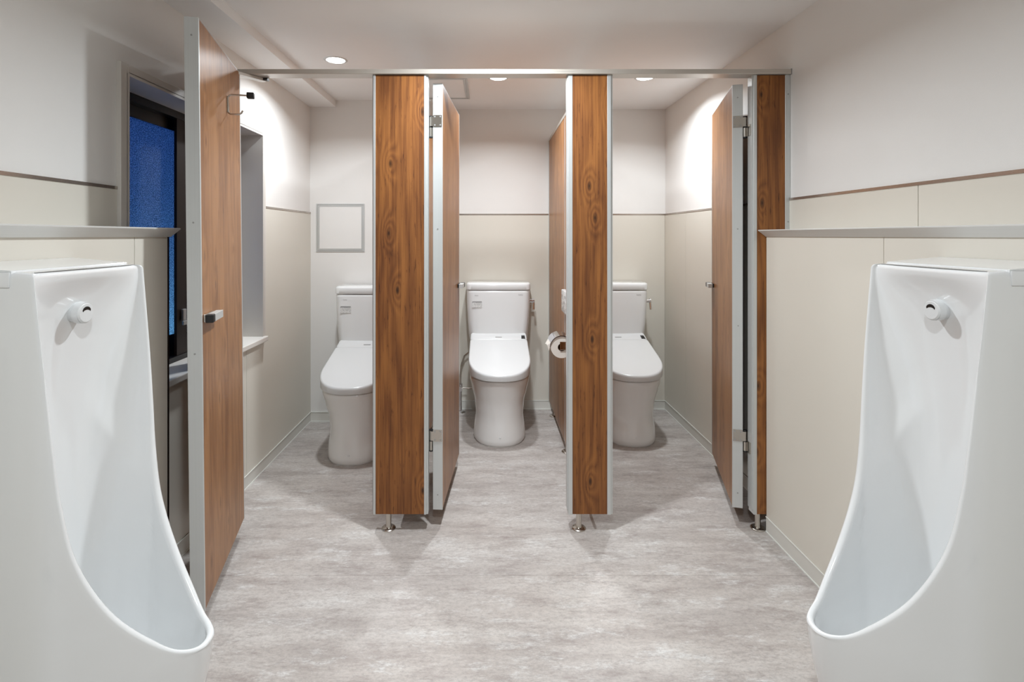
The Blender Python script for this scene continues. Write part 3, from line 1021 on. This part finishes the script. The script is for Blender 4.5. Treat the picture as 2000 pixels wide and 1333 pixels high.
# water supply for the middle toilet
sp = thing('water_supply_pipe', 'chrome water supply pipe with floor flange beside the middle toilet', 'pipe', (-0.195, 3.700, 0))
mesh_obj('floor_flange', lathe(bmesh.new(), [(0.0, 0.0), (0.036, 0.0), (0.036, 0.003), (0.026, 0.010), (0.012, 0.014), (0.0, 0.014)], seg=28), 'chrome', sp, True)
mesh_obj('riser', tube(bmesh.new(), (0, 0, 0.012), (0, 0, 0.150), 0.010), 'chrome', sp, True)
k = bmesh.new()
tube(k, (0, 0, 0.150), (0, 0, 0.205), 0.015)
tube(k, (0, -0.015, 0.178), (0, -0.045, 0.178), 0.009)
tube(k, (0, -0.045, 0.178), (0, -0.060, 0.178), 0.018)
mesh_obj('stop_valve', k, 'chrome', sp, True)
mesh_obj('hose', path_tube(bmesh.new(), [(0, 0, 0.205), (0, 0, 0.26), (0.008, 0, 0.34), (0.03, 0, 0.40), (0.06, 0, 0.425), (0.092, 0, 0.432)], 0.007), 'steel', sp, True)
mesh_obj('wash_hose', path_tube(bmesh.new(), [(0.012, -0.004, 0.172), (0.05, -0.006, 0.170), (0.09, -0.012, 0.172), (0.108, -0.02, 0.180)], 0.005), 'steel', sp, True)

# bidet remote on the divider
rm = thing('bidet_remote', 'white bidet remote control panel on the divider beside the middle toilet', 'remote', (0.440, 2.855, 0.826))
mesh_obj('body', B(-0.024, -0.0005, -0.105, 0.105, 0, 0.122, bev=0.004), 'plastic', rm, True)
for r_ in range(3):
    for c_ in range(5):
        mesh_obj('button', B(-0.0246, -0.0235, -0.086 + c_ * 0.037, -0.064 + c_ * 0.037, 0.020 + r_ * 0.032, 0.034 + r_ * 0.032), 'plastic_grey' if (r_ + c_) % 3 == 0 else 'white_trim', rm)

# toilet paper holder and roll
ph = thing('paper_holder', 'chrome toilet paper holder on the divider beside the middle toilet', 'holder', (0.440, 2.735, 0.678))
rx = -0.062
cv = bmesh.new()
A_, C_, A2, C2 = [], [], [], []
for k in range(13):
    a = R(35 + 140 * k / 12)
    for lst, yy, rr in ((A_, -0.066, 0.062), (C_, 0.066, 0.062), (A2, -0.066, 0.0608), (C2, 0.066, 0.0608)):
        lst.append(cv.verts.new((rx + rr * math.cos(a), yy, rr * math.sin(a))))
for k in range(12):
    cv.faces.new((A_[k], A_[k + 1], C_[k + 1], C_[k]))
    cv.faces.new((A2[k], C2[k], C2[k + 1], A2[k + 1]))
    cv.faces.new((A_[k], A2[k], A2[k + 1], A_[k + 1]))
    cv.faces.new((C_[k], C_[k + 1], C2[k + 1], C2[k]))
cv.faces.new((A_[0], C_[0], C2[0], A2[0]))
cv.faces.new((A_[12], A2[12], C2[12], C_[12]))
mesh_obj('cover', cv, 'chrome', ph, True)
mesh_obj('back_plate', B(-0.006, -0.0005, -0.072, 0.072, 0.010, 0.070, bev=0.002), 'chrome', ph)
mesh_obj('hinge_block', B(-0.022, -0.006, -0.020, 0.020, 0.052, 0.070, bev=0.002), 'chrome', ph)
for s_ in (-1, 1):
    mesh_obj('arm', B(rx - 0.010, -0.004, s_ * 0.064 - 0.002, s_ * 0.064 + 0.002, -0.012, 0.030, bev=0.001, seg=1), 'chrome', ph)
mesh_obj('spindle', tube(bmesh.new(), (rx, -0.064, 0.0), (rx, 0.064, 0.0), 0.010), 'steel', ph, True)
rollt = thing('toilet_paper_roll', 'white toilet paper roll hanging in the chrome holder', 'paper roll', (0.440 + rx, 2.735, 0.678))
bm = bmesh.new()
n = 36
ring = lambda r_, yy: [bm.verts.new((r_ * math.cos(2 * PI * k / n), yy, r_ * math.sin(2 * PI * k / n))) for k in range(n)]
rings = [ring(0.020, -0.057), ring(0.0555, -0.057), ring(0.0555, 0.057), ring(0.020, 0.057)]
for a, b_ in ((0, 1), (1, 2), (2, 3)):
    for k in range(n):
        j = (k + 1) % n
        bm.faces.new((rings[a][k], rings[a][j], rings[b_][j], rings[b_][k]))
mesh_obj('paper', bm, 'paper', rollt, True)
bm = bmesh.new()
rings = [ring(0.0200, -0.0565), ring(0.0200, 0.0565), ring(0.0188, 0.0565), ring(0.0188, -0.0565)]
for a, b_ in ((0, 1), (1, 2), (2, 3), (3, 0)):
    for k in range(n):
        j = (k + 1) % n
        bm.faces.new((rings[a][k], rings[a][j], rings[b_][j], rings[b_][k]))
mesh_obj('core', bm, 'card', rollt, True)
fl_ = bmesh.new()
def sheet(pts, th=0.0008):
    a = [fl_.verts.new(p) for p in pts]
    b_ = [fl_.verts.new((p[0] - th, p[1], p[2] + th)) for p in pts]
    m_ = len(pts)
    fl_.faces.new(a)
    fl_.faces.new(b_[::-1])
    for k in range(m_):
        fl_.faces.new((a[k], b_[k], b_[(k + 1) % m_], a[(k + 1) % m_]))
sheet([(-0.0565, 0.055, 0.022), (-0.0565, -0.055, 0.022), (-0.064, -0.052, -0.020), (-0.069, -0.020, 0.002), (-0.070, 0.020, 0.002), (-0.073, 0.050, -0.006)])
mesh_obj('loose_end', fl_, 'paper', rollt)

# ------------------------------------------------------------------ urinals
RIMPTS = [(0.0, 0.0, 0.350), (0.0055, 0.0245, 0.3515), (0.021, 0.0425, 0.357), (0.046, 0.0595, 0.370), (0.086, 0.0860, 0.410), (0.136, 0.1135, 0.474),
          (0.176, 0.1310, 0.548), (0.203, 0.1420, 0.6245), (0.2195, 0.1495, 0.729), (0.227, 0.1535, 0.82), (0.237, 0.1570, 0.95), (0.249, 0.1595, 1.08), (0.257, 0.1605, 1.166)]
def spline3(pts, sub):
    P = [Vector(p) for p in pts]
    ext = [Vector((P[1].x, -P[1].y, P[1].z))] + P + [P[-1] * 2 - P[-2]]
    out = []
    for i in range(1, len(ext) - 2):
        p0, p1, p2, p3 = ext[i - 1:i + 3]
        t0, t1 = 0.0, (p1 - p0).length ** 0.5
        t2 = t1 + (p2 - p1).length ** 0.5
        t3 = t2 + (p3 - p2).length ** 0.5
        for k in range(sub):
            t = t1 + (t2 - t1) * k / sub
            a1 = p0 * ((t1 - t) / (t1 - t0)) + p1 * ((t - t0) / (t1 - t0))
            a2 = p1 * ((t2 - t) / (t2 - t1)) + p2 * ((t - t1) / (t2 - t1))
            a3 = p2 * ((t3 - t) / (t3 - t2)) + p3 * ((t - t2) / (t3 - t2))
            b1 = a1 * ((t2 - t) / (t2 - t0)) + a2 * ((t - t0) / (t2 - t0))
            b2 = a2 * ((t3 - t) / (t3 - t1)) + a3 * ((t - t1) / (t3 - t1))
            out.append(b1 * ((t2 - t) / (t2 - t1)) + b2 * ((t - t1) / (t2 - t1)))
    out.append(P[-1])
    return out
CURVE = spline3(RIMPTS, 5)
PLAN = [(0.0, 0.0)] + [(p.x, p.y) for p in CURVE if p.x > 1e-4] + [(0.30, 0.1620), (0.36, 0.1626), (0.436, 0.1630)]
RIM = [(0.350, 0.0)] + [(p.z, p.x) for p in CURVE if p.x > 1e-4]
BACK = [(0.20, 0.27), (0.26, 0.31), (0.35, 0.330), (0.50, 0.340), (0.70, 0.336), (0.90, 0.326), (1.02, 0.314), (1.08, 0.302), (1.12, 0.290), (1.15, 0.276), (1.166, 0.268), (1.19, 0.266)]
def lerp(tab, v):
    if v <= tab[0][0]:
        return tab[0][1]
    for a, b_ in zip(tab, tab[1:]):
        if v <= b_[0]:
            t_ = (v - a[0]) / (b_[0] - a[0])
            return a[1] + (b_[1] - a[1]) * t_
    return tab[-1][1]
def smooth_lerp(tab, v):
    # Catmull-Rom through the table
    n_ = len(tab)
    if v <= tab[0][0]:
        return tab[0][1]
    if v >= tab[-1][0]:
        return tab[-1][1]
    for i in range(n_ - 1):
        if v <= tab[i + 1][0]:
            x0, x1 = tab[i][0], tab[i + 1][0]
            h_ = x1 - x0
            t_ = (v - x0) / h_
            def slope(k):
                if k == 0:
                    return (tab[1][1] - tab[0][1]) / (tab[1][0] - tab[0][0])
                if k == n_ - 1:
                    return (tab[-1][1] - tab[-2][1]) / (tab[-1][0] - tab[-2][0])
                return (tab[k + 1][1] - tab[k - 1][1]) / (tab[k + 1][0] - tab[k - 1][0])
            m0, m1 = slope(i), slope(i + 1)
            return ((2 * t_**3 - 3 * t_**2 + 1) * tab[i][1] + (t_**3 - 2 * t_**2 + t_) * h_ * m0
                    + (-2 * t_**3 + 3 * t_**2) * tab[i + 1][1] + (t_**3 - t_**2) * h_ * m1)
DEPTH = 0.436
def resample(pts, n_):
    d = [0.0]
    for a, b_ in zip(pts, pts[1:]):
        d.append(d[-1] + math.hypot(b_[0] - a[0], b_[1] - a[1]))
    out = []
    j = 0
    for k in range(n_):
        s_ = d[-1] * k / (n_ - 1)
        while j < len(d) - 2 and d[j + 1] < s_:
            j += 1
        L_ = d[j + 1] - d[j]
        t_ = 0 if L_ < 1e-9 else (s_ - d[j]) / L_
        out.append((pts[j][0] + (pts[j + 1][0] - pts[j][0]) * t_, pts[j][1] + (pts[j + 1][1] - pts[j][1]) * t_))
    return out

def urinal_body():
    """local frame: x = distance out from the lip tip towards the wall (wall at DEPTH), y across, z up"""
    bm = bmesh.new()
    TOP = 1.166
    zlow = [0.03, 0.06, 0.10, 0.15, 0.20, 0.25, 0.29, 0.32, 0.340]
    zrim = [r_[0] for r_ in RIM]
    NO, NI = 34, 61
    def wo(x):
        return max(0.0, lerp(PLAN, x))
    def outer(z, xr, ins=0.0):
        tp = 0.0 if z > 0.35 else (0.35 - z)
        x0_ = xr + tp * 0.10 + tp * tp * 0.6
        pts = []
        K = 60
        for k in range(K + 1):
            u = (k / K) ** 1.7
            x = x0_ + (DEPTH - x0_) * u
            # plan outline shifts back below the lip
            sx_ = xr + (x - x0_) / (DEPTH - x0_) * (DEPTH - xr)
            pts.append((x, wo(sx_)))
        return resample(pts, NO)      # tip/rim -> wall
    TH = 0.018
    nz = len(zrim)
    def spread(zr, r_, u):
        # rows fan out away from the lip so that they never bunch up
        zt = 0.350 + (TOP - 0.350) * r_ / (nz - 1)
        return zr + (zt - zr) * u * u * (3 - 2 * u)
    def inner(z, xr, zc=None):
        """rim (near side, +y) -> back centre -> rim (far side)"""
        xb = smooth_lerp(BACK, z if zc is None else zc)
        xs = max(xr + 0.006, 0.215)
        ths = TH if z < 0.7 else TH - (TH - 0.008) * min(1, (z - 0.7) / 0.3)
        pts = []
        K = 40
        x_start = xr + 0.006 + 0.010 * max(0, 1 - xr / 0.08)
        def wi(x):
            a = min(1, max(0, (x - 0.08) / 0.12))
            return (1 - a) * wo(max(0.0, x - 0.016)) * 0.90 + a * (wo(x) - ths)
        xs = max(x_start, 0.215)
        if xs - x_start > 1e-4:
            for k in range(K):
                u = (k / K) ** 1.7
                x = x_start + (xs - x_start) * u
                w_ = max(0.0, wi(x))
                pts.append((x, w_))
        ws_ = wi(xs)
        p = 2.5 if z < 0.8 else 2.5 - 0.5 * min(1, (z - 0.8) / 0.3)
        for k in range(31):
            a = R(90) * k / 30
            pts.append((xs + (xb - xs) * math.sin(a) ** (2 / p), ws_ * max(0, math.cos(a)) ** (2 / p)))
        half = resample(pts, (NI + 1) // 2)
        return half + [(x, -y) for x, y in half[::-1][1:]]
    # outer skin
    OV = {}
    def vert(p):
        return bm.verts.new(p)
    rows_near, rows_far = [], []
    allz = zlow + zrim
    for z in allz:
        xr = 0.0 if z <= 0.35 else lerp(RIM, z)
        pts = outer(z, xr)
        r_ = len(rows_near) - len(zlow)
        zz = [z if r_ < 0 else spread(z, r_, min(1, 1.6 * k / (NO - 1))) for k in range(NO)]
        near = [vert((x, y, q_)) for (x, y), q_ in zip(pts, zz)]
        far = [vert((x, -y, q_)) for (x, y), q_ in zip(pts, zz)]
        rows_near.append(near)
        rows_far.append(far)
    for rows in (rows_near, rows_far):
        for a, b_ in zip(rows, rows[1:]):
            for k in range(NO - 1):
                bm.faces.new((a[k], a[k + 1], b_[k + 1], b_[k]))
    # bottom cap
    bm.faces.new(rows_near[0] + rows_far[0][::-1])
    # inner skin
    zin = zrim[1:]
    rows_in = []
    # bowl floor rows below the lip
    base = inner(0.35, 0.0)
    cx = 0.20
    for z, s_ in ((0.205, 0.05), (0.207, 0.30), (0.214, 0.55), (0.228, 0.74), (0.250, 0.87), (0.280, 0.945), (0.310, 0.98), (0.338, 0.996), (0.347, 1.0)):
        rows_in.append([vert((cx + (x - cx) * s_, y * s_, z)) for x, y in base])
    for r_, z in enumerate(zin, 1):
        xr = lerp(RIM, z)
        pts = inner(z, xr, spread(z, r_, 1.0))
        hk_ = (NI - 1) / 2
        rows_in.append([vert((x, y, spread(z, r_, min(1, 1.3 * (1 - abs(k - hk_) / hk_))))) for k, (x, y) in enumerate(pts)])
    for a, b_ in zip(rows_in, rows_in[1:]):
        for k in range(NI - 1):
            bm.faces.new((a[k], a[k + 1], b_[k + 1], b_[k]))
    bm.faces.new(rows_in[0])
    nlow = len(zlow)
    zr_rows_n = rows_near[nlow + 1:]       # rows with z >= 0.3505
    zr_rows_f = rows_far[nlow + 1:]
    in_rows = rows_in[9:]
    # rim strip with rounded crown
    def crown(a, b_, lift):
        m_ = (a.co + b_.co) / 2
        return m_ + lift
    for near, sgn in ((zr_rows_n, 0), (zr_rows_f, -1)):
        prev = None
        for r_o, r_i in zip(near, in_rows):
            vo_, vi_ = r_o[0], r_i[sgn]
            d_ = (vo_.co - vi_.co).length
            # outward crown: toward the open side (-x and up)
            up = 1.0 - min(1, max(0, (vo_.co.z - 0.36) / 0.28))
            out = Vector((-(1 - up) - 0.35 * up, 0, 0.25 + 0.75 * up)).normalized()
            c1 = vert(vo_.co.lerp(vi_.co, 0.18) + out * d_ * 0.26)
            c2 = vert(vo_.co.lerp(vi_.co, 0.5) + out * d_ * 0.38)
            c3 = vert(vo_.co.lerp(vi_.co, 0.82) + out * d_ * 0.26)
            cur = [vo_, c1, c2, c3, vi_]
            if prev:
                for k in range(4):
                    bm.faces.new((prev[k], prev[k + 1], cur[k + 1], cur[k]))
            elif sgn == 0:
                first_n = cur
            else:
                first_f = cur
            prev = cur
            if sgn == 0:
                last_n = cur
            else:
                last_f = cur
    for k in range(4):                      # close the lip at the tip
        bm.faces.new((first_n[k], first_n[k + 1], first_f[k + 1], first_f[k]))
    bm.faces.new((rows_near[nlow][0], first_n[0], first_f[0]))
    bm.faces.new((rows_in[8][0], first_n[4], first_f[4]))
    # top: rounded shoulder rows then cap
    top_loop = rows_near[-1][::-1] + last_n[1:4] + rows_in[-1][0:] + last_f[3:0:-1] + rows_far[-1]
    loop = [v.co.copy() for v in top_loop]
    prev = top_loop
    ctr = Vector((DEPTH - 0.07, 0, 0))
    def slope_top(x):
        return (x - 0.26) / (DEPTH - 0.26) * 0.016
    for ins, dz in ((0.0006, 0.004), (0.003, 0.0085), (0.007, 0.011), (0.013, 0.012)):
        cur = []
        for c in loop:
            x = c.x
            sx_ = (0.5 * DEPTH + 0.5 * 0.27)
            # shrink toward the block's mid plane, keep the wall side flush
            nx = x + ins * (1 if x < DEPTH - 1e-4 else 0)
            ny = c.y - math.copysign(min(abs(c.y), ins * min(1, abs(c.y) / 0.05)), c.y)
            cur.append(vert((nx, ny, c.z + dz + slope_top(x) * min(1, dz / 0.010))))
        m_ = len(cur)
        for k in range(m_):
            j = (k + 1) % m_
            bm.faces.new((prev[k], prev[j], cur[j], cur[k]))
        prev = cur
    # top cap as strips between near and far halves
    m_ = len(prev)
    for k in range(m_ // 2 - 1):
        a, b_, c, d_ = prev[k], prev[k + 1], prev[m_ - 2 - k], prev[m_ - 1 - k]
        try:
            bm.faces.new((a, b_, c, d_))
        except ValueError:
            pass
    bmesh.ops.remove_doubles(bm, verts=bm.verts, dist=0.00002)
    bmesh.ops.dissolve_degenerate(bm, edges=bm.edges, dist=0.00001)
    return bm

def urinal(label, tipx, yc, wall_right):
    t_ = thing('urinal', label, 'urinal', (tipx, yc, 0), 0.0 if wall_right else PI, group='white wall urinals')
    mesh_obj('body', urinal_body(), 'ceramic', t_, True, angle=60)
    # ceramic cover over the rear of the top, lapping down the flanks
    cb = bmesh.new()
    x0_, x1_ = DEPTH - 0.138, DEPTH - 0.001
    for s_ in (-1, 1):
        ya, yb_ = sorted((s_ * 0.1600, s_ * 0.1648))
        box(cb, x0_, x1_, ya, yb_, 1.150, 1.1805, bev=0.003, seg=2)
    lp = []
    for x, dz in ((x0_, 0.0), (x0_ + 0.004, 0.004), (x1_, 0.011)):
        pass
    prism(cb, [(x0_, 1.170), (x1_, 1.170), (x1_, 1.1955), (x0_ + 0.004, 1.1832), (x0_ + 0.001, 1.1826), (x0_, 1.1815)], 'y', -0.1600, 0.1600)
    mesh_obj('top_cover', cb, 'ceramic', t_, True)
    # flush sensor
    sz = 1.081
    sxp = smooth_lerp(BACK, sz)
    sn = bmesh.new()
    tube(sn, (sxp + 0.01, 0, sz), (sxp - 0.010, 0, sz - 0.001), 0.0215, 0.0225, 32)
    tube(sn, (sxp - 0.010, 0, sz - 0.001), (sxp - 0.0225, 0, sz - 0.002), 0.0245, 0.0235, 32)
    tube(sn, (sxp - 0.0225, 0, sz - 0.002), (sxp - 0.0255, 0, sz - 0.002), 0.0235, 0.020, 32)
    so = mesh_obj('sensor', sn, 'plastic', t_, True)
    cr = bmesh.new()
    poly = []
    for k in range(13):
        a = R(20 + 140 * k / 12)
        poly.append((0.0125 * math.cos(a), sz + 0.0005 + 0.0115 * math.sin(a)))
    for k in range(13):
        a = R(160 - 140 * k / 12)
        poly.append((0.0112 * math.cos(a), sz - 0.0015 + 0.0065 * math.sin(a)))
    prism(cr, poly, 'x', sxp - 0.0262, sxp - 0.0250)
    mesh_obj('sensor_window', cr, 'dark_slot', so)
    return t_
urinal('white ceramic urinal with round sensor on the right wall', XLR - T - DEPTH, 1.20, True)
urinal('white ceramic urinal with round sensor on the left wall', XLL + T + DEPTH, 1.16, False)
